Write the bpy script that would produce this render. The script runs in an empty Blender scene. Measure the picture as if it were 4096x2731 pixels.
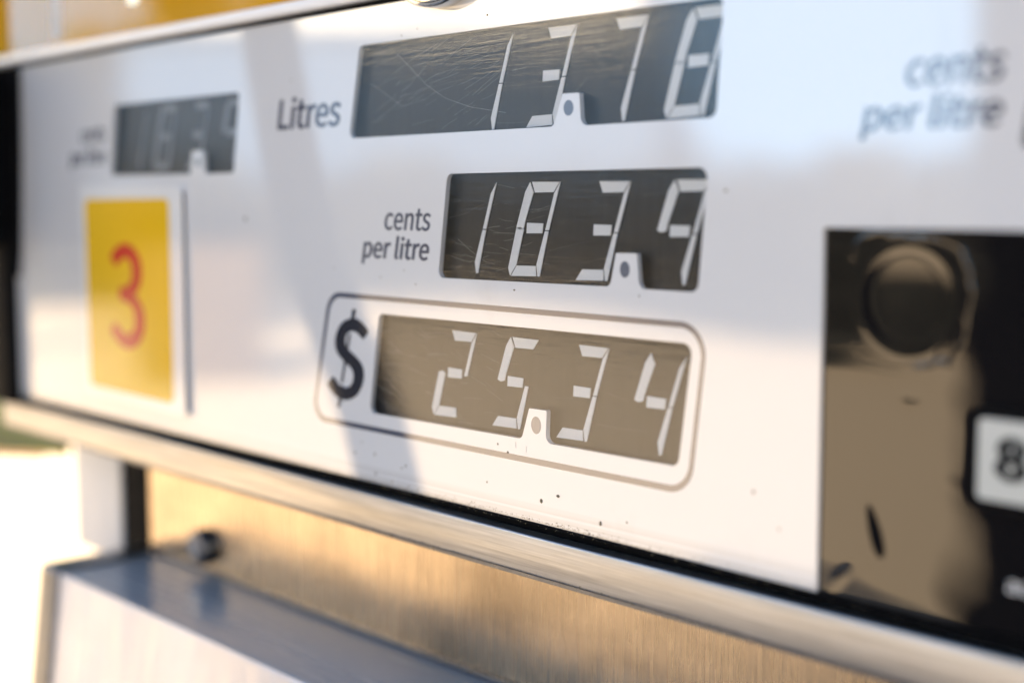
import bpy, bmesh, math, random, os
from mathutils import Vector, Matrix, noise
random.seed(7)
S = bpy.context.scene
COL = S.collection
R = math.radians
H = 1.25            # height of the optical centre above the forecourt, metres

# ------------------------------------------------------------------ camera
cam_d = bpy.data.cameras.new('camera')
cam = bpy.data.objects.new('camera', cam_d); COL.objects.link(cam)
rt = Vector((0.66525, 0.746617, -0.002273)).normalized()
fw = Vector((-0.743069, 0.661785, -0.099443)); fw = (fw - rt*fw.dot(rt)).normalized()
up = rt.cross(fw)
M = Matrix((rt, up, -fw)).transposed().to_4x4()
M.translation = Vector((0.6597, -0.27454, H))
cam.matrix_world = M
cam_d.lens = 50; cam_d.sensor_width = 36; cam_d.sensor_fit = 'HORIZONTAL'
cam_d.clip_start = 0.02; cam_d.clip_end = 5000
cam_d.dof.use_dof = True
cam_d.dof.focus_distance = 0.412
cam_d.dof.aperture_fstop = 4.3
cam_d.dof.aperture_blades = 0
S.camera = cam

# ------------------------------------------------------------------ sky, sun, exposure
SUN_EL, SUN_AZ = R(36), R(28)      # azimuth measured from +Y towards +X: behind the pump
W = bpy.data.worlds.new('World'); S.world = W; W.use_nodes = True
nt = W.node_tree; nt.nodes.clear()
sky = nt.nodes.new('ShaderNodeTexSky'); sky.sky_type = 'NISHITA'; sky.sun_disc = False
sky.sun_elevation = SUN_EL; sky.sun_rotation = SUN_AZ
sky.air_density = 1.0; sky.dust_density = 2.0; sky.ozone_density = 1.0
bg = nt.nodes.new('ShaderNodeBackground'); bg.inputs[1].default_value = 0.086
wo = nt.nodes.new('ShaderNodeOutputWorld')
nt.links.new(sky.outputs[0], bg.inputs[0]); nt.links.new(bg.outputs[0], wo.inputs[0])
sl = bpy.data.lights.new('sun', 'SUN'); sl.energy = 5.0; sl.angle = R(0.5); sl.color = (1.0, 0.865, 0.67)
so = bpy.data.objects.new('sun', sl); COL.objects.link(so)
sd = Vector((math.sin(SUN_AZ)*math.cos(SUN_EL), math.cos(SUN_AZ)*math.cos(SUN_EL), math.sin(SUN_EL)))
so.rotation_euler = sd.to_track_quat('Z', 'Y').to_euler()
so.location = (3, 6, 8)
S.view_settings.view_transform = 'Standard'
S.view_settings.look = 'None'
S.view_settings.gamma = 1.0
S.view_settings.use_curve_mapping = False
S.view_settings.exposure = 2.12
S.cycles.use_denoising = True
S.cycles.max_bounces = 10
S.cycles.transparent_max_bounces = 12
S.cycles.sample_clamp_indirect = 12
S.cycles.caustics_reflective = False
S.cycles.caustics_refractive = False

# ------------------------------------------------------------------ helpers (millimetres, z from the optical height)
def P(x, y, z): return Vector((x/1000, y/1000, H + z/1000))

def tag(o, label=None, cat=None, kind=None, group=None):
    if label: o['label'] = label
    if cat: o['category'] = cat
    if kind: o['kind'] = kind
    if group: o['group'] = group
    return o

def link(name, me, mat, parent=None, smooth=False):
    o = bpy.data.objects.new(name, me); COL.objects.link(o)
    if mat:
        for m in (mat if isinstance(mat, (list, tuple)) else [mat]): me.materials.append(m)
    if parent: o.parent = parent
    for p in me.polygons: p.use_smooth = smooth
    return o

def obj_bm(name, bm, mat, parent=None, smooth=False):
    bmesh.ops.recalc_face_normals(bm, faces=bm.faces)
    me = bpy.data.meshes.new(name); bm.to_mesh(me); bm.free()
    return link(name, me, mat, parent, smooth)

def bevel_obj(o, w, seg=3):
    """bevel baked into the mesh"""
    bm = bmesh.new(); bm.from_mesh(o.data)
    es = [e for e in bm.edges if len(e.link_faces) == 2 and e.calc_face_angle(0) > 0.5]
    bmesh.ops.bevel(bm, geom=es, offset=w/1000, segments=seg, profile=0.5, affect='EDGES')
    bm.to_mesh(o.data); bm.free()
    for p in o.data.polygons: p.use_smooth = True
    try: o.data.set_sharp_from_angle(angle=R(50))
    except Exception: pass
    return o

def add_box(bm, x0, x1, y0, y1, z0, z1):
    vs = [bm.verts.new(P(x, y, z)) for x in (x0, x1) for y in (y0, y1) for z in (z0, z1)]
    for f in ((0,1,3,2),(4,6,7,5),(0,4,5,1),(2,3,7,6),(0,2,6,4),(1,5,7,3)):
        bm.faces.new([vs[i] for i in f])

def box(name, x0, x1, y0, y1, z0, z1, mat, parent=None, bev=0):
    bm = bmesh.new(); add_box(bm, x0, x1, y0, y1, z0, z1)
    o = obj_bm(name, bm, mat, parent)
    if bev: bevel_obj(o, bev)
    return o

def fillet(pts, rad, n=7):
    """round the corners of a closed 2D outline; rad is one number or one per corner"""
    out = []; N = len(pts)
    rads = rad if isinstance(rad, (list, tuple)) else [rad]*N
    for i in range(N):
        p = Vector(pts[i]); a = Vector(pts[i-1]); b = Vector(pts[(i+1) % N]); r = rads[i]
        if r <= 0: out.append(tuple(p)); continue
        da = (a-p).normalized(); db = (b-p).normalized()
        ang = da.angle(db); t = r/math.tan(ang/2)
        t = min(t, (a-p).length*0.48, (b-p).length*0.48); r2 = t*math.tan(ang/2)
        c = p + (da+db).normalized()*(r2/math.sin(ang/2))
        s = p+da*t-c; e = p+db*t-c
        a0 = math.atan2(s.y, s.x); d = math.atan2(e.y, e.x)-a0
        while d > math.pi: d -= 2*math.pi
        while d < -math.pi: d += 2*math.pi
        for k in range(n+1):
            q = a0+d*k/n
            out.append((c.x+r2*math.cos(q), c.y+r2*math.sin(q)))
    return out

def curve_mesh(loops, half, bevel=0):
    cu = bpy.data.curves.new('tmp', 'CURVE'); cu.dimensions = '2D'; cu.fill_mode = 'BOTH'
    cu.extrude = half; cu.bevel_depth = bevel; cu.bevel_resolution = 1
    for lp in loops:
        sp = cu.splines.new('POLY'); sp.points.add(len(lp)-1)
        for p, q in zip(sp.points, lp): p.co = (q[0], q[1], 0, 1)
        sp.use_cyclic_u = True
    ob = bpy.data.objects.new('tmp', cu); COL.objects.link(ob)
    dg = bpy.context.evaluated_depsgraph_get(); dg.update()
    me = bpy.data.meshes.new_from_object(ob.evaluated_get(dg))
    bpy.data.objects.remove(ob); bpy.data.curves.remove(cu)
    me.materials.clear()
    return me

def plate(name, loops, y0, y1, mat, parent=None):
    """a sheet cut to the given outlines (x,z in mm), holes allowed, front face at y0, back at y1"""
    me = curve_mesh(loops, (y1-y0)/2)
    ym = (y0+y1)/2
    for v in me.vertices:
        x, z, t = v.co; v.co = P(x, ym-t, z)
    bm = bmesh.new(); bm.from_mesh(me)
    bmesh.ops.remove_doubles(bm, verts=bm.verts, dist=1e-7)
    bmesh.ops.recalc_face_normals(bm, faces=bm.faces); bm.to_mesh(me); bm.free()
    return link(name, me, mat, parent)

def flat(name, polys, y, mat, parent=None, th=0.05):
    """thin printed or moulded shapes: several polygons (x,z mm), a hair proud of y"""
    bm = bmesh.new()
    for pl in polys:
        a = [bm.verts.new(P(p[0], y, p[1])) for p in pl]
        b = [bm.verts.new(P(p[0], y+th, p[1])) for p in pl]
        bm.faces.new(a); bm.faces.new(b[::-1])
        for i in range(len(pl)):
            j = (i+1) % len(pl)
            bm.faces.new((a[i], b[i], b[j], a[j]))
    return obj_bm(name, bm, mat, parent)

FONT = None
try:      # a grotesque that ships with Blender itself; the built-in face is the fallback
    FONT = bpy.data.fonts.load(os.path.join(bpy.utils.system_resource('DATAFILES'), 'fonts', 'Noto Sans CJK Regular.woff2'))
except Exception:
    FONT = None

def text(name, s, x0, x1, z0, z1, y, mat, parent, shear=0.2, bold=0.03, th=0.04, space=1.0):
    """lettering fitted to a box (mm)"""
    cu = bpy.data.curves.new('tmp', 'FONT'); cu.body = s; cu.size = 1; cu.offset = 0.0
    if FONT: cu.font = FONT
    cu.space_character = space; cu.resolution_u = 6
    ob = bpy.data.objects.new('tmp', cu); COL.objects.link(ob)
    dg = bpy.context.evaluated_depsgraph_get(); dg.update()
    me = bpy.data.meshes.new_from_object(ob.evaluated_get(dg))
    bpy.data.objects.remove(ob); bpy.data.curves.remove(cu); me.materials.clear()
    for v in me.vertices: v.co.x += v.co.y*shear
    xs = [v.co.x for v in me.vertices]; ys = [v.co.y for v in me.vertices]
    ax, bx, ay, by = min(xs), max(xs), min(ys), max(ys)
    for v in me.vertices:
        v.co = P(x0+(v.co.x-ax)/(bx-ax)*(x1-x0), y, z0+(v.co.y-ay)/(by-ay)*(z1-z0))
    bm = bmesh.new(); bm.from_mesh(me)
    bmesh.ops.remove_doubles(bm, verts=bm.verts, dist=1e-7)
    r = bmesh.ops.extrude_face_region(bm, geom=bm.faces[:])
    for g in r['geom']:
        if isinstance(g, bmesh.types.BMVert): g.co.y -= th/1000
    bmesh.ops.recalc_face_normals(bm, faces=bm.faces)
    w = bold*(z1-z0)/1000; src = bm.faces[:] ; src_v = bm.verts[:]
    for i, (ax_, az_) in enumerate(((-1, 0), (1, 0), (0, .6), (0, -.6), (-.7, .42), (.7, -.42)) if bold else ()):
        d = bmesh.ops.duplicate(bm, geom=src_v+src)
        for g in d['geom']:
            if isinstance(g, bmesh.types.BMVert): g.co += Vector((ax_*w, -0.000004*(i+1), az_*w))
    bm.to_mesh(me); bm.free()
    return link(name, me, mat, parent)

def disc(bm, cx, cz, r, y0, y1, n=40, r2=None):
    a = [bm.verts.new(P(cx+(r2 or r)*math.cos(2*math.pi*i/n), y0, cz+(r2 or r)*math.sin(2*math.pi*i/n))) for i in range(n)]
    b = [bm.verts.new(P(cx+r*math.cos(2*math.pi*i/n), y1, cz+r*math.sin(2*math.pi*i/n))) for i in range(n)]
    bm.faces.new(a); bm.faces.new(b[::-1])
    for i in range(n): bm.faces.new((a[i], b[i], b[(i+1) % n], a[(i+1) % n]))

# ------------------------------------------------------------------ materials
class Mt:
    def __init__(s, name):
        s.m = bpy.data.materials.new(name); s.m.use_nodes = True
        s.n = s.m.node_tree.nodes; s.l = s.m.node_tree.links
        s.b = s.n['Principled BSDF']; s.o = s.n['Material Output']
    def co(s, scale=(1,1,1), rot=(0,0,0)):
        t = s.n.new('ShaderNodeNewGeometry'); mp = s.n.new('ShaderNodeMapping')
        mp.inputs['Scale'].default_value = scale; mp.inputs['Rotation'].default_value = rot
        s.l.new(t.outputs['Position'], mp.inputs['Vector']); return mp.outputs[0]
    def noise(s, scale, detail=4, vec=None, rough=0.55, dist=0.0):
        t = s.n.new('ShaderNodeTexNoise'); t.inputs['Scale'].default_value = scale
        t.inputs['Detail'].default_value = detail; t.inputs['Roughness'].default_value = rough
        t.inputs['Distortion'].default_value = dist
        if vec: s.l.new(vec, t.inputs['Vector'])
        return t.outputs[0]
    def ramp(s, src, stops):
        r = s.n.new('ShaderNodeValToRGB'); e = r.color_ramp.elements
        e[0].position, e[0].color = stops[0][0], (*stops[0][1], 1)
        e[1].position, e[1].color = stops[-1][0], (*stops[-1][1], 1)
        for p, c in stops[1:-1]:
            q = e.new(p); q.color = (*c, 1)
        s.l.new(src, r.inputs[0]); return r.outputs[0]
    def rng(s, src, a, b, fa=0.0, fb=1.0):
        r = s.n.new('ShaderNodeMapRange'); r.inputs[1].default_value = fa; r.inputs[2].default_value = fb
        r.inputs[3].default_value = a; r.inputs[4].default_value = b
        s.l.new(src, r.inputs[0]); return r.outputs[0]
    def add(s, a, b, op='ADD'):
        r = s.n.new('ShaderNodeMath'); r.operation = op; s.l.new(a, r.inputs[0])
        if isinstance(b, (int, float)): r.inputs[1].default_value = b
        else: s.l.new(b, r.inputs[1])
        return r.outputs[0]
    def bump(s, src, strength, dist=0.001, target=None):
        b = s.n.new('ShaderNodeBump'); b.inputs['Strength'].default_value = strength
        b.inputs['Distance'].default_value = dist; s.l.new(src, b.inputs['Height'])
        s.l.new(b.outputs[0], (target or s.b).inputs['Normal']); return b
    def set(s, **k):
        for a, v in k.items():
            i = s.b.inputs[a.replace('_', ' ')]
            if isinstance(v, tuple): i.default_value = (*v, 1) if len(v) == 3 else v
            elif isinstance(v, (int, float)): i.default_value = v
            else: s.l.new(v, i)
        return s

def glossy_print(name, colour, rough=0.07, ior=1.52, vary=0.04, micro=0.10, coat=0.0):
    """printed plastic face under a clear gloss layer, finely scratched"""
    t = Mt(name)
    n = t.noise(9, 5); c0 = tuple(c*(1-vary) for c in colour); c1 = tuple(min(1, c*(1+vary)) for c in colour)
    t.set(Base_Color=t.ramp(n, [(0.3, c0), (0.7, c1)]), IOR=ior)
    t.set(Roughness=t.rng(t.noise(45, 6), rough*0.6, rough*1.6, 0.3, 0.7))
    s1 = t.noise(260, 5, t.co((0.3, 1, 7), (0, R(4), 0)))
    t.b.inputs['Coat Weight'].default_value = coat; t.b.inputs['Coat IOR'].default_value = 2.05; t.b.inputs['Coat Roughness'].default_value = 0.025
    t.bump(s1, micro, 0.00003); cb = t.n.new('ShaderNodeBump'); cb.inputs['Strength'].default_value = micro*0.6; cb.inputs['Distance'].default_value = 0.00003
    t.l.new(s1, cb.inputs['Height']); t.l.new(cb.outputs[0], t.b.inputs['Coat Normal'])
    return t.m

def brushed(name, colour, rough=0.32, along='Z', metal=1.0, strength=0.25, scale=700, aniso=0.5, stain=0.2):
    t = Mt(name)
    k = 0.035
    sc = {'Z': (1, 1, k), 'X': (k, 1, 1), 'Y': (1, k, 1)}[along]
    v = t.co(sc); n = t.noise(scale, 6, v, 0.7); n2 = t.noise(scale*0.25, 4, v)
    st = t.noise(18, 6, None, 0.6)
    f = t.rng(n, 1-stain, 1+stain*0.5, 0.3, 0.7)
    f2 = t.rng(st, 1-stain, 1+stain*0.3, 0.35, 0.65)
    mul = t.add(f, f2, 'MULTIPLY')
    mx = t.n.new('ShaderNodeMix'); mx.data_type = 'RGBA'; mx.blend_type = 'MULTIPLY'; mx.inputs[0].default_value = 1
    mx.inputs[6].default_value = (*colour, 1); t.l.new(mul, mx.inputs[7])
    t.set(Base_Color=mx.outputs[2], Metallic=metal, Roughness=t.rng(n2, rough*0.8, rough*1.25, 0.3, 0.7))
    t.b.inputs['Anisotropic'].default_value = 0
    t.bump(n, strength, 0.0003)
    return t.m

M_WHITE = glossy_print('white_gloss_panel', (0.74, 0.75, 0.77), 0.06, coat=1.0)
M_PLATE = glossy_print('white_number_plate', (0.86, 0.87, 0.88), 0.10, coat=1.0)
M_YEL = glossy_print('yellow_vinyl', (0.86, 0.52, 0.004), 0.07, vary=0.05, coat=0.35)
M_HEAD = glossy_print('yellow_header_vinyl', (0.78, 0.40, 0.003), 0.06, vary=0.04, coat=1.0)
M_YDULL = glossy_print('unreflecting_yellow', (0.50, 0.28, 0.004), 0.6, 1.2)  # duller copy of the header yellow, missing reflection put into the colour
M_RED = glossy_print('red_vinyl', (0.60, 0.020, 0.008), 0.10, coat=0.35)
M_INK = glossy_print('dark_printing_ink', (0.035, 0.038, 0.05), 0.07, coat=1.0)
M_INK2 = glossy_print('grey_printing_ink', (0.10, 0.11, 0.15), 0.07, coat=1.0)
M_DOT = glossy_print('grey_dot_ink', (0.13, 0.15, 0.20), 0.10, coat=1.0)
M_TEAL = glossy_print('teal_vinyl', (0.0, 0.26, 0.36), 0.08, coat=1.0)
M_RUB = glossy_print('black_rubber', (0.004, 0.0045, 0.006), 0.50, 1.10, 0.3, 0.25)
M_FRAME = glossy_print('black_painted_frame', (0.006, 0.006, 0.007), 0.50, 1.12, 0.3, 0.2)
M_STEEL = brushed('brushed_steel_vertical', (0.60, 0.48, 0.35), 0.26, 'Z', strength=0.09, scale=2600, stain=0.18)
M_TRIM = brushed('steel_trim', (0.64, 0.62, 0.60), 0.40, 'X', strength=0.07, stain=0.22)
M_ALU = brushed('white_aluminium', (0.80, 0.82, 0.86), 0.35, 'X', strength=0.1, metal=0.15, stain=0.05)
M_TRAY = brushed('steel_tray', (0.40, 0.40, 0.41), 0.24, 'X', strength=0.006, stain=0.01, metal=0.0)
M_TRAY.node_tree.nodes['Principled BSDF'].inputs['IOR'].default_value = 1.28
M_TRAYF = brushed('steel_tray_front', (0.78, 0.78, 0.84), 0.42, 'Z', strength=0.01, metal=0.6, stain=0.03)
M_POST = brushed('grey_painted_post', (0.82, 0.82, 0.84), 0.4, 'Z', metal=0.1, strength=0.05, stain=0.08)
M_DARKST = brushed('dark_steel', (0.20, 0.21, 0.24), 0.3, 'Y', strength=0.1)
M_CHROME = brushed('chrome', (0.80, 0.79, 0.78), 0.10, 'X', strength=0.03, stain=0.05)

t = Mt('green_foliage_print'); t.set(Base_Color=t.ramp(t.noise(55, 5), [(0.35, (0.008, 0.02, 0.001)), (0.5, (0.06, 0.13, 0.002)), (0.7, (0.22, 0.34, 0.004))]), Roughness=0.5); M_GREEN = t.m
t = Mt.__new__(Mt); t.m = M_WHITE; t.n = M_WHITE.node_tree.nodes; t.l = M_WHITE.node_tree.links; t.b = t.n['Principled BSDF']
src = t.b.inputs['Base Color'].links[0].from_socket
geo = t.n.new('ShaderNodeNewGeometry'); sx = t.n.new('ShaderNodeSeparateXYZ'); t.l.new(geo.outputs['Position'], sx.inputs[0])
low = t.rng(sx.outputs['Z'], 1.0, 0.0, H-0.0936, H-0.0870)
spk = t.rng(t.noise(420, 8, None, 0.75), 0.0, 1.0, 0.44, 0.62)
smr = t.rng(t.noise(34, 6, t.co((1, 1, 0.55)), 0.6), 0.0, 0.14, 0.60, 0.80)
gr_ = t.add(t.add(low, spk, 'MULTIPLY'), smr)
mixg = t.n.new('ShaderNodeMix'); mixg.data_type = 'RGBA'; t.l.new(gr_, mixg.inputs[0]); t.l.new(src, mixg.inputs[6]); mixg.inputs[7].default_value = (0.20, 0.165, 0.12, 1)
t.l.new(mixg.outputs[2], t.b.inputs['Base Color'])
# display background: almost black with faint vertical cell lines
t = Mt('display_black'); n = t.noise(500, 3, t.co((1, 1, 0.02)))
t.set(Base_Color=t.ramp(n, [(0.35, (0.006, 0.0065, 0.008)), (0.75, (0.015, 0.015, 0.017))]), Roughness=0.35, IOR=1.45)
M_LCD = t.m
t = Mt('segment_white'); n = t.noise(120, 3)
t.set(Base_Color=t.ramp(n, [(0.3, (0.80, 0.79, 0.77)), (0.7, (0.92, 0.91, 0.89))]), Roughness=0.6)
M_SEG = t.m
t = Mt('segment_dim'); t.set(Base_Color=(0.30, 0.30, 0.31), Roughness=0.6); M_SEGD = t.m  # greyer copy for the left display, its blur and haze put into the colour
t = Mt('cutout_edge_cream'); t.set(Base_Color=(0.62, 0.58, 0.45), Roughness=0.4); M_CREAM = t.m

# clear window: transparent with a Fresnel gloss, finely wiped and scratched
t = Mt('scratched_window'); t.n.remove(t.b)
fr = t.n.new('ShaderNodeFresnel'); fr.inputs[0].default_value = 1.85
tr = t.n.new('ShaderNodeBsdfTransparent'); tr.inputs[0].default_value = (0.93, 0.94, 0.95, 1)
gl = t.n.new('ShaderNodeBsdfGlossy'); gl.inputs['Roughness'].default_value = 0.02
mx = t.n.new('ShaderNodeMixShader')
a = t.noise(420, 6, t.co((0.06, 1, 1), (0, R(-5), 0)), 0.7)
b2 = t.noise(900, 3, t.co((0.05, 1, 1), (0, R(9), 0)), 0.6)
hh = t.add(a, t.add(b2, 0.5, 'MULTIPLY'))
bp = t.n.new('ShaderNodeBump'); bp.inputs['Strength'].default_value = 0.35; bp.inputs['Distance'].default_value = 0.00010
t.l.new(hh, bp.inputs['Height']); t.l.new(bp.outputs[0], gl.inputs['Normal'])
df = t.n.new('ShaderNodeBsdfDiffuse'); df.inputs[0].default_value = (0.75, 0.75, 0.74, 1)
haz = t.rng(a, 0.0, 0.014, 0.35, 0.75)
mh = t.n.new('ShaderNodeMixShader'); t.l.new(haz, mh.inputs[0])
t.l.new(tr.outputs[0], mh.inputs[1]); t.l.new(df.outputs[0], mh.inputs[2])
gb = t.n.new('ShaderNodeNewGeometry')
fb = t.add(fr.outputs[0], t.rng(gb.outputs['Backfacing'], 1.0, 0.0), 'MULTIPLY')
t.l.new(fb, mx.inputs[0]); t.l.new(mh.outputs[0], mx.inputs[1]); t.l.new(gl.outputs[0], mx.inputs[2])
t.l.new(mx.outputs[0], t.o.inputs[0]); M_PANE = t.m

t = Mt('black_gloss_acrylic'); t.set(Base_Color=(0.004, 0.004, 0.005), Roughness=0.02, IOR=1.75)
M_BLACK = t.m
t = Mt('white_key'); t.set(Base_Color=t.ramp(t.noise(60), [(0.3, (0.52, 0.54, 0.51)), (0.7, (0.57, 0.58, 0.55))]), Roughness=0.45); M_KEY = t.m
t = Mt('dirt'); t.set(Base_Color=t.ramp(t.noise(900), [(0.35, (0.03, 0.025, 0.02)), (0.65, (0.32, 0.27, 0.18))]), Roughness=0.9); M_DIRT = t.m
t = Mt('scratch_pale'); t.set(Base_Color=(0.45, 0.46, 0.46), Roughness=0.5); M_SCR = t.m

# outside
t = Mt('sunlit_concrete')
n = t.noise(1.3, 8); n2 = t.noise(40, 6)
mxv = t.add(t.rng(n, 0.0, 0.7, 0.3, 0.7), t.rng(n2, 0.0, 0.3, 0.3, 0.7))
t.set(Base_Color=t.ramp(mxv, [(0.0, (0.49, 0.375, 0.245)), (0.5, (0.58, 0.455, 0.305)), (1.0, (0.66, 0.53, 0.37))]), Roughness=0.85)
t.bump(n2, 0.3, 0.01); M_CONC = t.m
t = Mt('asphalt'); t.set(Base_Color=t.ramp(t.noise(90, 6), [(0.3, (0.040, 0.045, 0.055)), (0.7, (0.075, 0.08, 0.095))]), Roughness=0.85); M_ASPH = t.m
def leafy(name, a, b):
    t = Mt(name); t.set(Base_Color=t.ramp(t.noise(6, 6), [(0.3, a), (0.7, b)]), Roughness=0.7)
    t.bump(t.noise(30, 4), 0.8, 0.05); return t.m
M_GRASS = leafy('grass_green', (0.06, 0.11, 0.01), (0.14, 0.22, 0.02))
M_LEAF = leafy('leaf_dark', (0.009, 0.010, 0.008), (0.022, 0.021, 0.014))
M_LEAF2 = leafy('leaf_olive', (0.012, 0.014, 0.010), (0.028, 0.028, 0.018))
t = Mt('bark'); t.set(Base_Color=(0.07, 0.055, 0.04), Roughness=0.9); M_BARK = t.m
t = Mt('red_kerb_paint'); t.set(Base_Color=(0.30, 0.05, 0.035), Roughness=0.7); M_KERB = t.m
t = Mt('slate_blue_cladding')
wv = t.n.new('ShaderNodeTexWave'); wv.inputs['Scale'].default_value = 4.0; t.l.new(t.co(), wv.inputs[0])
t.set(Base_Color=t.ramp(wv.outputs[0], [(0.2, (0.030, 0.072, 0.145)), (0.8, (0.040, 0.088, 0.170))]), Roughness=0.7); M_CLAD = t.m
t = Mt('mirrored_sky_blue'); t.set(Base_Color=t.ramp(t.noise(0.3, 5), [(0.3, (0.10, 0.22, 0.42)), (0.7, (0.15, 0.29, 0.50))]), Roughness=0.8); M_SKYBLUE = t.m
t = Mt('cream_reflector'); t.set(Base_Color=t.ramp(t.noise(0.4, 5), [(0.3, (0.74, 0.69, 0.60)), (0.7, (0.80, 0.76, 0.67))]), Roughness=0.9); M_REFL = t.m
t = Mt('window_glass'); t.set(Base_Color=(0.03, 0.04, 0.05), Roughness=0.05); M_GLASS = t.m
t = Mt('brown_bin_paint'); t.set(Base_Color=t.ramp(t.noise(12), [(0.3, (0.10, 0.062, 0.035)), (0.7, (0.14, 0.09, 0.05))]), Roughness=0.5); M_BIN = t.m
t = Mt('hose_rubber'); t.set(Base_Color=(0.005, 0.005, 0.006), Roughness=0.6, Specular_IOR_Level=0.15); M_HOSE = t.m
t = Mt('column_paint'); t.set(Base_Color=t.ramp(t.noise(5), [(0.3, (0.003, 0.003, 0.004)), (0.7, (0.006, 0.006, 0.008))]), Roughness=0.8, Specular_IOR_Level=0.05); M_COL = t.m

# ------------------------------------------------------------------ setting
bm = bmesh.new()
N = 40; E = 900.0
g = []
for i in range(N+1):
    row = []
    for j in range(N+1):
        u = (i/N*2-1); v = (j/N*2-1)
        row.append(bm.verts.new((math.copysign(abs(u)**2.5, u)*E, math.copysign(abs(v)**2.5, v)*E, 0)))
    g.append(row)
for i in range(N):
    for j in range(N): bm.faces.new((g[i][j], g[i+1][j], g[i+1][j+1], g[i][j+1]))
o = obj_bm('ground', bm, M_CONC); tag(o, 'pale warm concrete forecourt in full sun', kind='structure')

bm = bmesh.new(); ap = [(-2.5, -3.5), (5.0, -3.5), (5.0, 1.6), (-2.5, 1.6)]
bm.faces.new([bm.verts.new((x, y, 0.004)) for x, y in ap])
o = obj_bm('bounce_apron', bm, M_ASPH); tag(o, 'added dark asphalt apron, unseen, that cuts the warm bounce on the pump', kind='structure')  # added dark apron, cuts warm light bouncing up to the face

def dirpt(az, dist, z=0.0):
    """a point seen from the pump at an angle az (deg) from -X, positive into +Y"""
    return Vector((0.66-math.cos(R(az))*dist, -0.27+math.sin(R(az))*dist, z))

# what the glossy faces mirror: hedge, tree, building, bin, column
def blob_cloud(bm, centre, rad, n, leaf, seed):
    rr = random.Random(seed)
    for i in range(n):
        v = Vector((rr.gauss(0, 1), rr.gauss(0, 1), rr.gauss(0, 1))).normalized()
        s = rr.uniform(0.35, 1.0)**0.5 * (1+0.25*noise.noise(v*2+Vector((seed, 0, 0))))
        p = centre + Vector((v.x*rad[0], v.y*rad[1], v.z*rad[2]))*s
        q = Vector((rr.gauss(0, 1), rr.gauss(0, 1), rr.gauss(0, 1))).normalized()
        w = q.orthogonal().normalized(); h = q.cross(w); l = leaf*rr.uniform(0.6, 1.4)
        bm.faces.new([bm.verts.new(p+w*l), bm.verts.new(p+h*l*0.6), bm.verts.new(p-w*l), bm.verts.new(p-h*l*0.6)])

def hd_(az):
    return 17.5 if az < 41 else (12.3 if az > 52 else 17.5-(az-41)/11*5.2)

def mir(az, dist, z=0.0):
    """a point in front of the panel, az degrees from -X towards -Y"""
    return Vector((0.66-math.cos(R(az))*dist, 0.27-math.sin(R(az))*dist, z))

bm = bmesh.new(); rr = random.Random(3); nh = 34
core = []
for i in range(nh):
    az = 16+i*(66-16)/(nh-1)
    c = mir(az, hd_(az)+0.4); blob_cloud(bm, Vector((c.x, c.y, 0.85)), (0.75, 0.75, 0.85), 420, 0.07, i)
pts_a = [mir(16+i*50/24, hd_(16+i*50/24)) for i in range(25)]; pts_b = [mir(16+i*50/24, hd_(16+i*50/24)+0.9) for i in range(25)]
n0 = len(bm.verts)
a = [bm.verts.new((p.x, p.y, 0.0)) for p in pts_a]; b = [bm.verts.new((p.x, p.y, 0.0)) for p in pts_b]
c = [bm.verts.new((p.x, p.y, 1.35+0.12*math.sin(i*1.7))) for i, p in enumerate(pts_a)]; d = [bm.verts.new((p.x, p.y, 1.35+0.12*math.cos(i*2.1))) for i, p in enumerate(pts_b)]
for i in range(24):
    bm.faces.new((c[i], c[i+1], d[i+1], d[i])); bm.faces.new((a[i], a[i+1], c[i+1], c[i])); bm.faces.new((b[i], d[i], d[i+1], b[i+1]))
o = obj_bm('hedge', bm, M_LEAF); tag(o, 'dark clipped hedge across the forecourt, mirrored in the pump face', 'hedge')

def tree(az, dist, crown_z, rad, seed, label):
    c = mir(az, dist)
    root = bpy.data.objects.new('tree', None); COL.objects.link(root); root.location = c
    tag(root, label, 'tree')
    bm = bmesh.new()
    r = bmesh.ops.create_cone(bm, cap_ends=True, segments=12, radius1=0.20, radius2=0.10, depth=crown_z, matrix=Matrix.Translation((0, 0, crown_z/2)))
    obj_bm('trunk', bm, M_BARK, root, True)
    bm = bmesh.new()
    rr = random.Random(seed)
    for k in range(9):
        q = Vector((rr.uniform(-.55, .55)*rad, rr.uniform(-.55, .55)*rad, crown_z+rr.uniform(-.5, .6)*rad))
        blob_cloud(bm, q, (rad*.55, rad*.55, rad*.5), 900, 0.10, seed+k)
    obj_bm('crown', bm, M_LEAF2, root)
tree(21.5, 12.5, 2.3, 1.15, 50, 'dark round tree mirrored at the left end of the pump face')

b_root = bpy.data.objects.new('building', None); COL.objects.link(b_root)
b_root.location = mir(42, 42); b_root.rotation_euler.z = R(42)
tag(b_root, 'long low slate blue clad building beyond the hedge', 'building')
def lbox(name, x0, x1, y0, y1, z0, z1, mat, parent):
    bm = bmesh.new(); vs = [bm.verts.new((x, y, z)) for x in (x0, x1) for y in (y0, y1) for z in (z0, z1)]
    for f in ((0,1,3,2),(4,6,7,5),(0,4,5,1),(2,3,7,6),(0,2,6,4),(1,5,7,3)): bm.faces.new([vs[i] for i in f])
    return obj_bm(name, bm, mat, parent)
lbox('wall', -6, 0, -4, 40, 0, 6.0, M_CLAD, b_root)
lbox('roof', -6.4, 0.3, -4.3, 40.4, 6.003, 6.2, M_CLAD, b_root)
lbox('added_reflector', -5.5, -0.5, -3.5, 40, 6.203, 13, M_REFL, b_root)  # bright cream block added so that the yellow header mirrors pale
for k in range(6): lbox('window', 0.003, 0.06, 2+k*6.2, 4.6+k*6.2, 1.0, 2.6, M_GLASS, b_root)
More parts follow.
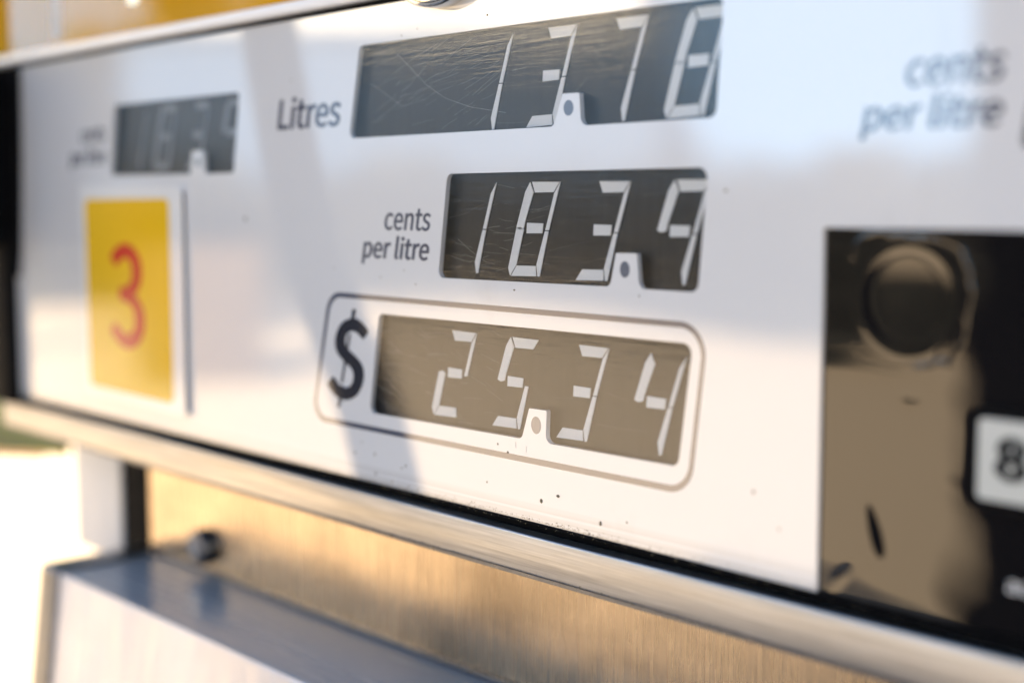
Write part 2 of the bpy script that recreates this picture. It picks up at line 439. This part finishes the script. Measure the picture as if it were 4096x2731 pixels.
b2 = bpy.data.objects.new('building', None); COL.objects.link(b2)  # added block whose blue stands for sky mirrored at the right
b2.location = mir(56, 46); b2.rotation_euler.z = R(56)
tag(b2, 'added tall blue building, mirrored in place of blue sky at the right', 'building')
lbox('wall', -8, 0, -20, 11, 0, 16, M_SKYBLUE, b2); lbox('roof', -8.3, 0.3, -20.3, 11.3, 16.003, 16.3, M_POST, b2)
for k in range(4):
    lbox('window', 0.003, 0.06, -13+k*6.2, -10.6+k*6.2, 1.2, 2.8, M_GLASS, b2)

# brown bin added for the tan reflection beside the number plate
c = mir(29.2, 10.2)
br = bpy.data.objects.new('added_bin', None); COL.objects.link(br); br.location = c; br.rotation_euler.z = R(20)
tag(br, 'added brown bin, unseen directly, giving a tan reflection beside the number plate', 'bin')
ob = lbox('body', -0.38, 0.38, -0.38, 0.38, 0, 0.95, M_BIN, br); 
lbox('lid', -0.42, 0.42, -0.42, 0.42, 1.0, 1.12, M_FRAME, br)
lbox('post', -0.22, -0.18, -0.22, -0.18, 0.95, 1.0, M_FRAME, br); lbox('post', 0.18, 0.22, 0.18, 0.22, 0.95, 1.0, M_FRAME, br)
# dark column added to give the dark reflection at the screen's right
c = mir(64.0, 3.6)
cr = bpy.data.objects.new('added_column', None); COL.objects.link(cr); cr.location = c; cr.rotation_euler.z = R(64)
tag(cr, 'added black column, unseen directly, giving the dark reflection in the black screen', 'column')
lbox('shaft', -0.2, 0.2, -0.27, 0.27, 0.04, 2.6, M_COL, cr); lbox('base_plate', -0.3, 0.3, -0.37, 0.37, 0.0, 0.037, M_COL, cr)

# ------------------------------------------------------------------ the pump
pump = bpy.data.objects.new('fuel_pump', None); COL.objects.link(pump)
tag(pump, 'fuel pump with white gloss display face, yellow header and steel lower body', 'fuel pump')

# cabinet carcass behind everything
bm = bmesh.new()
add_box(bm, 4, 690, 62, 560, -1240, 780)
obj_bm('cabinet', bm, M_DARKST, pump)

win_L = fillet([(277.5,49.5),(429.6,49.2),(427.6,20.0),(379.9,19.9),(379.2,28.8),(372.6,28.9),(369.0,20.05),(271.0,20.0)],
               [2.2,2.2,2.6,2.6,0.5,0.5,2.2,2.2])
win_C = fillet([(322.0,7.7),(425.2,7.8),(422.3,-23.6),(401.9,-23.6),(401.0,-14.3),(393.4,-14.4),(391.2,-23.5),(317.2,-24.0)],
               [2.4,2.8,2.6,2.4,0.4,0.4,2.0,2.2])
win_D = fillet([(286.4,-36.9),(420.8,-36.8),(416.2,-69.2),(365.8,-69.4),(366.2,-60.0),(358.8,-60.1),(355.6,-69.4),(280.6,-70.0)],
               [2.4,2.8,2.6,2.4,0.4,0.4,2.0,2.2])
def small(dx): return fillet([(103.5+dx,39.1),(202.6+dx,38.9),(197.4+dx,9.9),(176.0+dx,9.9),(175.2+dx,18.6),(167.0+dx,18.6),(165.5+dx,10.0),(98.2+dx,10.2)],
               [1.5,1.5,2,2,0.5,0.5,2,1.5])
win_S1, win_S2 = small(0), small(410.6)
scr = [(460.3,-6.7),(640,-6.7),(640,-93.2),(460.3,-93.2)]
outer = [(-3,61.3),(655,61.3),(655,-93.4),(-3,-93.4)]
face = plate('display_panel', [outer, win_L, win_C, win_D, win_S1, win_S2, scr], 0.0, 1.6, M_WHITE, pump)
face['label'] = 'white gloss printed face of the pump'

# seven-segment figures, measured from the joint of the right-hand segments (mm)
SEG = {
 'a': [(-6.92,13.83),(4.40,13.71),(2.04,10.86),(-5.62,10.76)],
 'b': [(4.90,13.8),(2.35,10.5),(-1.35,0.08),(0.12,0.08)],
 'c': [(-1.50,-0.22),(0.02,-0.22),(-3.75,-13.20),(-4.60,-13.3),(-5.10,-9.9)],
 'd': [(-13.55,-10.37),(-5.45,-10.24),(-5.25,-13.19),(-16.15,-13.5)],
 'e': [(-13.69,0.40),(-12.0,0.9),(-10.47,0.20),(-13.80,-10.2),(-16.55,-13.38),(-17.3,-11.2)],
 'f': [(-7.75,13.74),(-6.30,10.9),(-9.9,2.6),(-10.5,0.55),(-12.3,0.15),(-13.69,0.67),(-9.80,11.0)],
 'g': [(-9.05,2.10),(-2.25,2.0),(-2.65,-0.82),(-9.26,-0.93)],
}
CH = {'1':'bc','2':'abged','3':'abcdg','4':'fgbc','5':'afgcd','7':'abc','8':'abcdefg','9':'abcfg'}
def display(name, outline, digits, label, dot, y=3.0, sc=1.0, seg=None):
    xs = [p[0] for p in outline]; zs = [p[1] for p in outline]
    x0, x1, z0, z1 = min(xs)-4, max(xs)+4, min(zs)-2.5, max(zs)+2.5
    d = plate('display', [[(x0,z0),(x1,z0),(x1,z1),(x0,z1)]], y+0.35, y+2.0, M_LCD, pump); d['label'] = label
    for ch, ox, oz in digits:
        polys = [[(ox+px*sc, oz+pz*sc) for px, pz in SEG[s]] for s in CH[ch]]
        f = flat('digit', polys, y, seg or M_SEG, d, 0.25)
    plate('window_pane', [outline], 0.12, 0.14, M_PANE, d)
    cx, cz, rx, rz = dot
    flat('decimal_point', [[(cx+rx*math.cos(q/24*6.2832), cz+rz*math.sin(q/24*6.2832)) for q in range(24)]], -0.03, M_DOT, d, 0.028)
    return d
dL = display('L', win_L, [('1',344.0,33.7),('3',370.55,33.95),('7',397.15,34.0),('8',424.8,34.1)], 'litres display reading 13.78', (375.0,24.9,1.95,2.15))
dC = display('C', win_C, [('1',336.4,-8.9),('8',363.75,-8.9),('3',391.0,-9.05),('9',419.1,-8.9)], 'price per litre display reading 183.9', (396.7,-18.7,1.8,2.2))
dD = display('D', win_D, [('2',327.2,-54.1),('5',355.2,-54.2),('3',383.2,-54.4),('4',411.3,-54.5)], 'total price display reading 25.34', (361.8,-64.7,2.1,2.55))
dS1 = display('S', win_S1, [('1',122,24.5),('8',146.2,24.5),('3',171.5,24.5),('9',197.0,24.5)], 'small blurred price display at the left end reading 183.9', (171.2,14.4,1.6,1.9), sc=0.93, seg=M_SEGD)
dS2 = display('S', win_S2, [('1',532.6,24.5),('8',556.8,24.5),('3',582.1,24.5),('9',607.6,24.5)], 'small price display at the right end', (581.8,14.4,1.6,1.9), sc=0.93)

# printed words
YT = -0.012
text('lettering', 'Litres', 228.0, 266.4, 24.4, 35.0, YT, M_INK2, face, 0.20, 0.045)['label'] = 'Litres'
def cpl(dx, dz, s=1.0, m=M_INK2, both=None):
    a, b = both
    text('lettering', 'cents', *a, YT, m, face, 0.2, 0.036)['label'] = 'cents'
    text('lettering', 'per litre', *b, YT, m, face, 0.2, 0.036)['label'] = 'per litre'
cpl(0, 0, both=((290.2,313.8,-9.7,-3.0),(277.4,312.7,-20.8,-11.7)))
cpl(0, 0, both=((481.6,505.0,24.3,31.4),(470.0,504.6,13.2,22.3)))
cpl(0, 0, both=((71.0,94.4,24.3,31.4),(59.4,94.0,13.2,22.3)))
# dollar sign: S and slanted bar, and the rounded box round the price
text('dollar_sign', 'S', 257.6, 279.2, -66.6, -40.0, YT, M_INK, face, 0.24, 0.050)
flat('dollar_bar', [[(271.6,-36.2),(273.7,-36.2),(271.6,-43.5),(269.5,-43.5)], [(269.2,-44.6),(270.6,-44.6),(265.6,-61.5),(264.2,-61.5)],
                    [(264.4,-62.5),(265.9,-62.5),(263.6,-70.2),(261.9,-70.2)]], -0.075, M_INK, face, 0.02)
bo = fillet([(258.0,-31.0),(426.2,-31.3),(420.6,-76.2),(246.2,-76.2)], [8.5,8.5,8.5,6.5], 10)
bi = fillet([(259.5,-32.7),(424.6,-32.9),(419.2,-74.4),(248.2,-74.4)], [7.0,7.0,7.0,5.2], 10)
plate('price_box_outline', [bo, bi], -0.05, -0.012, M_INK2, face)

# number plate
np_ = plate('number_plate', [fillet([(72.4,6.4),(161.2,5.4),(160.4,-84.8),(73.4,-83.8)], 1.0)], -2.2, -1.505, M_PLATE, pump)
np_['label'] = 'white plate with a yellow field and a red 3'
plate('plate_shade_edge', [fillet([(74.6,4.0),(160.0,3.2),(159.2,-82.8),(75.6,-81.8)], 1.0)], -1.5, -0.05, M_FRAME, np_)  # dark backing added to draw the shaded line along the plate's edge
plate('yellow_field', [fillet([(77.0,0.4),(151.6,0.6),(151.4,-80.6),(77.6,-80.0)], 3.2)], -2.26, -2.205, M_YEL, np_)
text('numeral', '3', 100.4, 127.6, -60.5, -18.8, -2.265, M_RED, np_, 0.0, 0.042)

# frame pieces round the face
box('side_frame', -34, -3.05, -6, 40, -96.9, 62, M_FRAME, pump, 1.5)
plate('dark_falloff_strip', [fillet([(-3.1,61.2),(10,61.2),(8,20),(4.0,-22),(0.8,-36),(-3.1,-36)], 1.5)], -3.0, -0.02, M_FRAME, pump)  # black strip standing in for the dark fall-off along the left edge
box('added_shade_guard', -34, 1.5, -34, -6.05, -22, 62, M_FRAME, pump, 5)  # block added to shade and darken the upper left of the face
gk = box('gasket', -24, 655, 4.0, 9, -97.6, -93.45, M_RUB, pump, 0.8)
box('bead', -2, 655, -0.35, 3.9, -94.1, -93.2, M_RUB, pump, 0.25)['label'] = 'thin dark bead under the face'
trim = box('lower_trim', -25, 655, -0.6, 9, -109.0, -97.3, M_TRIM, pump, 0.75)
box('trim_lip', -25, 655, -0.2, 28, -110.2, -109.05, M_DARKST, pump)
box('upper_shadow_line', -3, 655, -0.6, 1.5, 61.35, 62.9, M_RUB, pump, 0.3)  # dark strip drawn for the shadow line below the upper trim
ut = box('upper_trim', -50, 655, -3.0, 6, 63.0, 67.2, M_ALU, pump, 0.9)
hd = box('header', -4.5, 655, -1.0, 30, 67.25, 700, M_HEAD, pump, 0.3); hd['label'] = 'yellow header panel'
box('header_edge', -50, -4.55, -2.0, 30, 67.25, 700, M_YDULL, hd, 0.3)  # added end piece, its darker yellow paints in the missing reflection
flat('stripe', [[(47.4,70.6),(57.0,70.6),(57.0,150),(47.4,150)]], -1.06, M_PLATE, hd, 0.05)
flat('emblem', [fillet([(119.5,78.0),(129.5,78.0),(131.5,90),(117.5,90)], 2.5)], -1.06, M_TEAL, hd, 0.05)
flat('emblem', [fillet([(134,80.2),(139,80.2),(139.0,90),(134,90)], 1.0)], -1.06, M_TEAL, hd, 0.05)
box('steel_surround', 655.1, 720, -6, 60, -1240, 700, M_STEEL, pump, 2)

# chrome lock hanging over the top of the face
bm = bmesh.new(); n = 64; cx, cz = 321.0, 81.5
prof = [(24.5,-0.02),(24.5,-5.0),(23.6,-6.4),(21.8,-7.0),(19.6,-6.3),(18.6,-4.0),(18.6,-1.5),(8,-1.5),(7.2,-4.5),(2,-4.8)]
rings = []
for r_, y_ in prof: rings.append([bm.verts.new(P(cx+r_*math.cos(2*math.pi*i/n), y_, cz+r_*math.sin(2*math.pi*i/n))) for i in range(n)])
for a, b in zip(rings, rings[1:]):
    for i in range(n): bm.faces.new((a[i], b[i], b[(i+1) % n], a[(i+1) % n]))
bm.faces.new(rings[-1])
lk = obj_bm('lock', bm, M_CHROME, pump, True)

# black gloss screen with pressed-in dish and a slightly wavy surface
def hgt(x, z):
    dx, dz = x-482.6, z+22.6; r = math.hypot(dx, dz*1.02)
    h = 0.0
    R0 = 12.0
    if r < R0: h -= 0.30*(1-(r/R0)**2)
    h += 0.035*math.exp(-((r-12.9)/0.8)**2)
    h -= 0.012*math.exp(-((r-9.8)/0.55)**2)
    # irregular rounded-square ridge of the film edge
    q = math.atan2(dz, dx)
    sq = (abs(dx)**4.2+abs(dz)**4.2)**(1/4.2)
    e = 14.6+0.7*math.sin(q*3+1.0)+0.45*noise.noise(Vector((dx*0.3, dz*0.3, 1.7)))*2
    amp = 0.10 if dx > 2 or dz > 9 else 0.012
    h += amp*math.exp(-((sq-e)/0.25)**2)
        # general waviness of the film
    h += 0.10*noise.noise(Vector((x*0.035, z*0.060, 3.3))) + 0.020*noise.noise(Vector((x*0.05, z*0.13, 8.1)))
    # a long dent and small dimples
    def dent(cx, cz, lx, lz, an, a):
        ux = (x-cx)*math.cos(an)+(z-cz)*math.sin(an); uz = -(x-cx)*math.sin(an)+(z-cz)*math.cos(an)
        return -a*math.exp(-(ux/lx)**2-(uz/lz)**2)
    h += dent(466.5, -88.5, 1.2, 3.0, -0.7, 0.10)
    h += dent(484.0, -44.5, 3.0, 1.6, 0, 0.045)
    h += dent(492.0, -62.0, 10, 1.2, 0.05, -0.05)
    return h
bm = bmesh.new()
xs = [460.35+i*0.28 for i in range(int(62/0.28))]+[522+i*9.83 for i in range(13)]
zs = [-6.75-i*0.28 for i in range(int(86.3/0.28))]+[-93.15]
gr = [[bm.verts.new(P(x, 0.9-hgt(x, z), z)) for z in zs] for x in xs]
for i in range(len(xs)-1):
    for j in range(len(zs)-1): bm.faces.new((gr[i][j], gr[i][j+1], gr[i+1][j+1], gr[i+1][j]))
screen = obj_bm('screen', bm, M_BLACK, pump, True); screen['label'] = 'black gloss screen panel with a round dish'
for p in screen.data.polygons:
    pass
def ell(cx, cz, a, b, an, n=36):
    o_ = []
    for q in range(n):
        t_ = q/n*6.28318; u = a*math.cos(t_); v = b*math.sin(t_)*(1-0.25*math.cos(t_))
        o_.append((cx+u*math.cos(an)-v*math.sin(an), cz+u*math.sin(an)+v*math.cos(an)))
    return o_
flat('dark_ellipse', [ell(475.6, -76.0, 6.2, 1.5, R(108))], 0.62, M_RUB, screen, 0.3)  # matte black ellipse lying on the screen
kb = plate('key_surround', [fillet([(499.6,-44.2),(535,-44.2),(535,-65.6),(499.6,-65.6)], 3.0)], -1.3, -0.3, M_FRAME, screen)
ky = plate('key', [fillet([(502.5,-46.3),(532.5,-46.3),(532.5,-63.6),(502.5,-63.6)], 1.2)], -1.9, -1.302, M_KEY, kb)
text('key_mark', '8', 507.3, 513.2, -58.6, -50.2, -1.905, M_RUB, kb, 0.0, 0.11)
text('small_lettering', 'au', 509.4, 515.0, -83.0, -80.4, -0.35, M_PLATE, screen, 0.0, 0.02)

# lower body: recessed brushed plate, post, black strip
lp = box('lower_plate', 66, 655, 30.2, 61, -400, -104, M_STEEL, pump); lp['label'] = 'recessed brushed steel plate'
box('black_strip', 37.2, 65.9, 31, 60, -400, -110.4, M_RUB, pump, 0.6)
box('corner_post', -12.5, 37, 29.5, 60, -172, -110.4, M_POST, pump, 1.2)
# folded tray
def prism(name, prof, x0, x1, mat, parent):
    bm = bmesh.new()
    a = [bm.verts.new(P(x0, y, z)) for y, z in prof]; b = [bm.verts.new(P(x1, y, z)) for y, z in prof]
    bm.faces.new(a); bm.faces.new(b[::-1])
    for i in range(len(prof)): bm.faces.new((a[i], b[i], b[(i+1) % len(prof)], a[(i+1) % len(prof)]))
    return obj_bm(name, bm, mat, parent)
tray = prism('tray', [(-19.0,-162.6),(-18.6,-161.2),(-17.4,-160.8),(30.0,-160.8),(30.0,-420),(-51,-420)], 77.2, 655, [M_TRAY, M_TRAYF], pump)
for p in tray.data.polygons: 
    if p.normal.y < -0.8: p.material_index = 1
box('tray_seam', 77.3, 655, 27.0, 30.1, -160.75, -159.2, M_DARKST, tray, 0.4)
sb = prism('tray_side', [(-20.6,-160.9),(-19.6,-159.6),(28.3,-158.8),(28.3,-420),(-53,-420)], 60.5, 77.1, M_DARKST, tray); bevel_obj(sb, 0.5)
# bolt head on the plate
bm = bmesh.new(); disc(bm, 117.5, -149.8, 8.0, 24.2, 30.18, 36, 7.2); blt = obj_bm('bolt', bm, M_DARKST, pump); bevel_obj(blt, 0.9)
bm = bmesh.new(); disc(bm, 117.5, -149.8, 4.2, 23.4, 24.19, 6, 3.8); obj_bm('bolt_socket', bm, M_CHROME, blt)

# green printed side sign behind the left end of the frame
zb = lambda x, d: -140.5-(-94-x)*0.12-d
sg = plate('side_sign', [[(-420,-20),(-93,-20),(-93,zb(-93,0)),(-420,zb(-420,0))]], 60, 64, M_GREEN, pump); sg['label'] = 'green patterned sign with a yellow and red lower edge'
plate('sign_border', [[(-420,zb(-420,0.05)),(-93,zb(-93,0.05)),(-93,zb(-93,1.6)),(-420,zb(-420,1.6))]], 60, 64, M_YEL, sg)
plate('sign_border', [[(-420,zb(-420,1.65)),(-128,zb(-128,1.65)),(-128,zb(-128,3.6)),(-420,zb(-420,3.6))]], 60, 64, M_RED, sg)
box('sign_bracket', -92, -20, 61, 63, -80, -60, M_DARKST, sg)
# dirt gathered along the seam and single specks on the face
bm = bmesh.new(); rr = random.Random(11)
def speck(x, z, r, y=-0.02):
    m = Matrix.Translation(P(x, y, z)) @ Matrix.Diagonal((rr.uniform(.6, 1.5), 0.35, rr.uniform(.6, 1.6), 1))
    bmesh.ops.create_icosphere(bm, subdivisions=1, radius=r/1000, matrix=m)
for i in range(520):
    x = rr.gauss(345, 62); z = -92.9+abs(rr.gauss(0, 0.55))
    if 0 < x < 459: speck(x, z, rr.uniform(0.05, 0.20))
for i in range(160):
    x = rr.gauss(350, 70); speck(x, -93.9+rr.uniform(-.3, .4), rr.uniform(0.05, 0.2), -0.55)
for x, z, r in ((276,-80.5,.45),(283.2,-83.6,.5),(283.5,-90.0,.5),(292.5,-91.4,.42),(297.8,-86.3,.45),(300,-85.2,.35),(272,-84.5,.5),(340,-84.5,.35),
                (371,-84,.6),(364,-86.5,.5),(388,-89,.5),(306,-26.5,.3),(352.5,-26.2,.35),(287.5,-25.0,.3),(205,-7,.9),(300,50.8,.25),(308,52.2,.25),
                (341,53.2,.3),(237,41,.45),(345,-72.3,.4),(349.5,-74.2,.35),(431,2,.5),(300,-22.4,.25),(261,-23,.3),(398,-87,.5),(402,-25.5,.3),(441,-72,.5),(449,-80,.5)):
    speck(x, z, r)
for i in range(170):
    speck(rr.gauss(330, 75), -108.5+rr.uniform(-.5, .35), rr.uniform(0.06, 0.22), -0.62)
ds = obj_bm('dirt', bm, M_DIRT, face); ds['kind'] = 'stuff'
# long scratches across the windows
def scratches(parent, lines, y=0.06):
    bm = bmesh.new()
    for pts, w in lines:
        for (ax, az), (bx, bz) in zip(pts, pts[1:]):
            d = Vector((bx-ax, bz-az)).normalized()*w; nx, nz = -d.y, d.x
            bm.faces.new([bm.verts.new(P(*q)) for q in ((ax-nx, y, az-nz), (bx-nx, y, bz-nz), (bx+nx, y, bz+nz), (ax+nx, y, az+nz))])
    o = obj_bm('scratches', bm, M_SCR, parent); o['kind'] = 'stuff'
    return o
rr = random.Random(5)
def rnd(n, x0, x1, z0, z1, a0, a1, l0, l1, w0=.006, w1=.014):
    L = []
    for i in range(n):
        x = rr.uniform(x0, x1); z = rr.uniform(z0, z1); a = R(rr.uniform(a0, a1)); l = rr.uniform(l0, l1)
        p1 = (x+l*math.cos(a), z+l*math.sin(a)); m = ((x+p1[0])/2+rr.uniform(-.3, .3), (z+p1[1])/2+rr.uniform(-.3, .3))
        if x0 < p1[0] < x1+6 and z0 < p1[1] < z1: L.append(([(x, z), m, p1], rr.uniform(w0, w1)))
    return L
scratches(dL, [([(297,45.6),(303,41.5),(312,35),(321,30.5),(333,27.2),(349,24.8)],.022), ([(296,39.5),(306,43.5),(318,47.0)],.016), ([(290,43.5),(300,45.0),(311,46.0)],.014), ([(283,37),(292,33),(300,29)],.02)]
          + rnd(60, 280, 345, 21, 48, 5, 30, 4, 16))
scratches(dC, [([(327,-12),(333,-15.5),(340,-18.5)],.016)] + rnd(44, 322, 368, -22, 6, -12, 15, 3, 12))
scratches(dD, [([(284,-60),(288,-61.5),(293,-62.6)],.03), ([(283.5,-64),(290,-67),(299,-69)],.02), ([(283,-62),(289,-65.5),(297,-67.5)],.016)]
          + rnd(60, 284, 345, -68, -38, -35, 12, 3, 12))

scratches(face, rnd(70, 190, 445, -90, 58, -14, 14, 4, 22, .003, .007)+rnd(14, 200, 440, -88, 55, 40, 80, 4, 14, .003, .006)
          +[([(296,-76),(297.5,-80),(298.6,-85)],.012), ([(353,-70.6),(353.1,-72.4)],.12), ([(357.6,-71.4),(357.6,-73.2)],.08)], -0.055)
# fuel hose hanging in front of the face, seen only mirrored in it
cu = bpy.data.curves.new('tmp', 'CURVE'); cu.dimensions = '3D'; cu.bevel_depth = 0.0145; cu.bevel_resolution = 8; cu.resolution_u = 16
pts = [(20,120,800),(-20,40,860),(-60,-60,720),(-52,-125,450),(-22,-138,250),(8,-132,136),(21,-127,89),(37,-122,57),(76,-113,-21),(97,-112,-54),(118,-112,-84),(138,-111,-121),(156,-108,-175),(140,-112,-270),(100,-125,-430),(70,-145,-680),(100,-150,-900),(180,-100,-965),(240,10,-900),(250,70,-860)]
sp = cu.splines.new('BEZIER'); sp.bezier_points.add(len(pts)-1)
for b, p in zip(sp.bezier_points, pts):
    b.co = P(*p); b.handle_left_type = b.handle_right_type = 'AUTO'
ob = bpy.data.objects.new('tmp', cu); COL.objects.link(ob)
dg = bpy.context.evaluated_depsgraph_get(); dg.update()
me = bpy.data.meshes.new_from_object(ob.evaluated_get(dg)); bpy.data.objects.remove(ob)
hose = link('fuel_hose', me, M_HOSE, None, True)
tag(hose, 'black rubber fuel hose mirrored as a slanting dark band in the white face', 'hose')
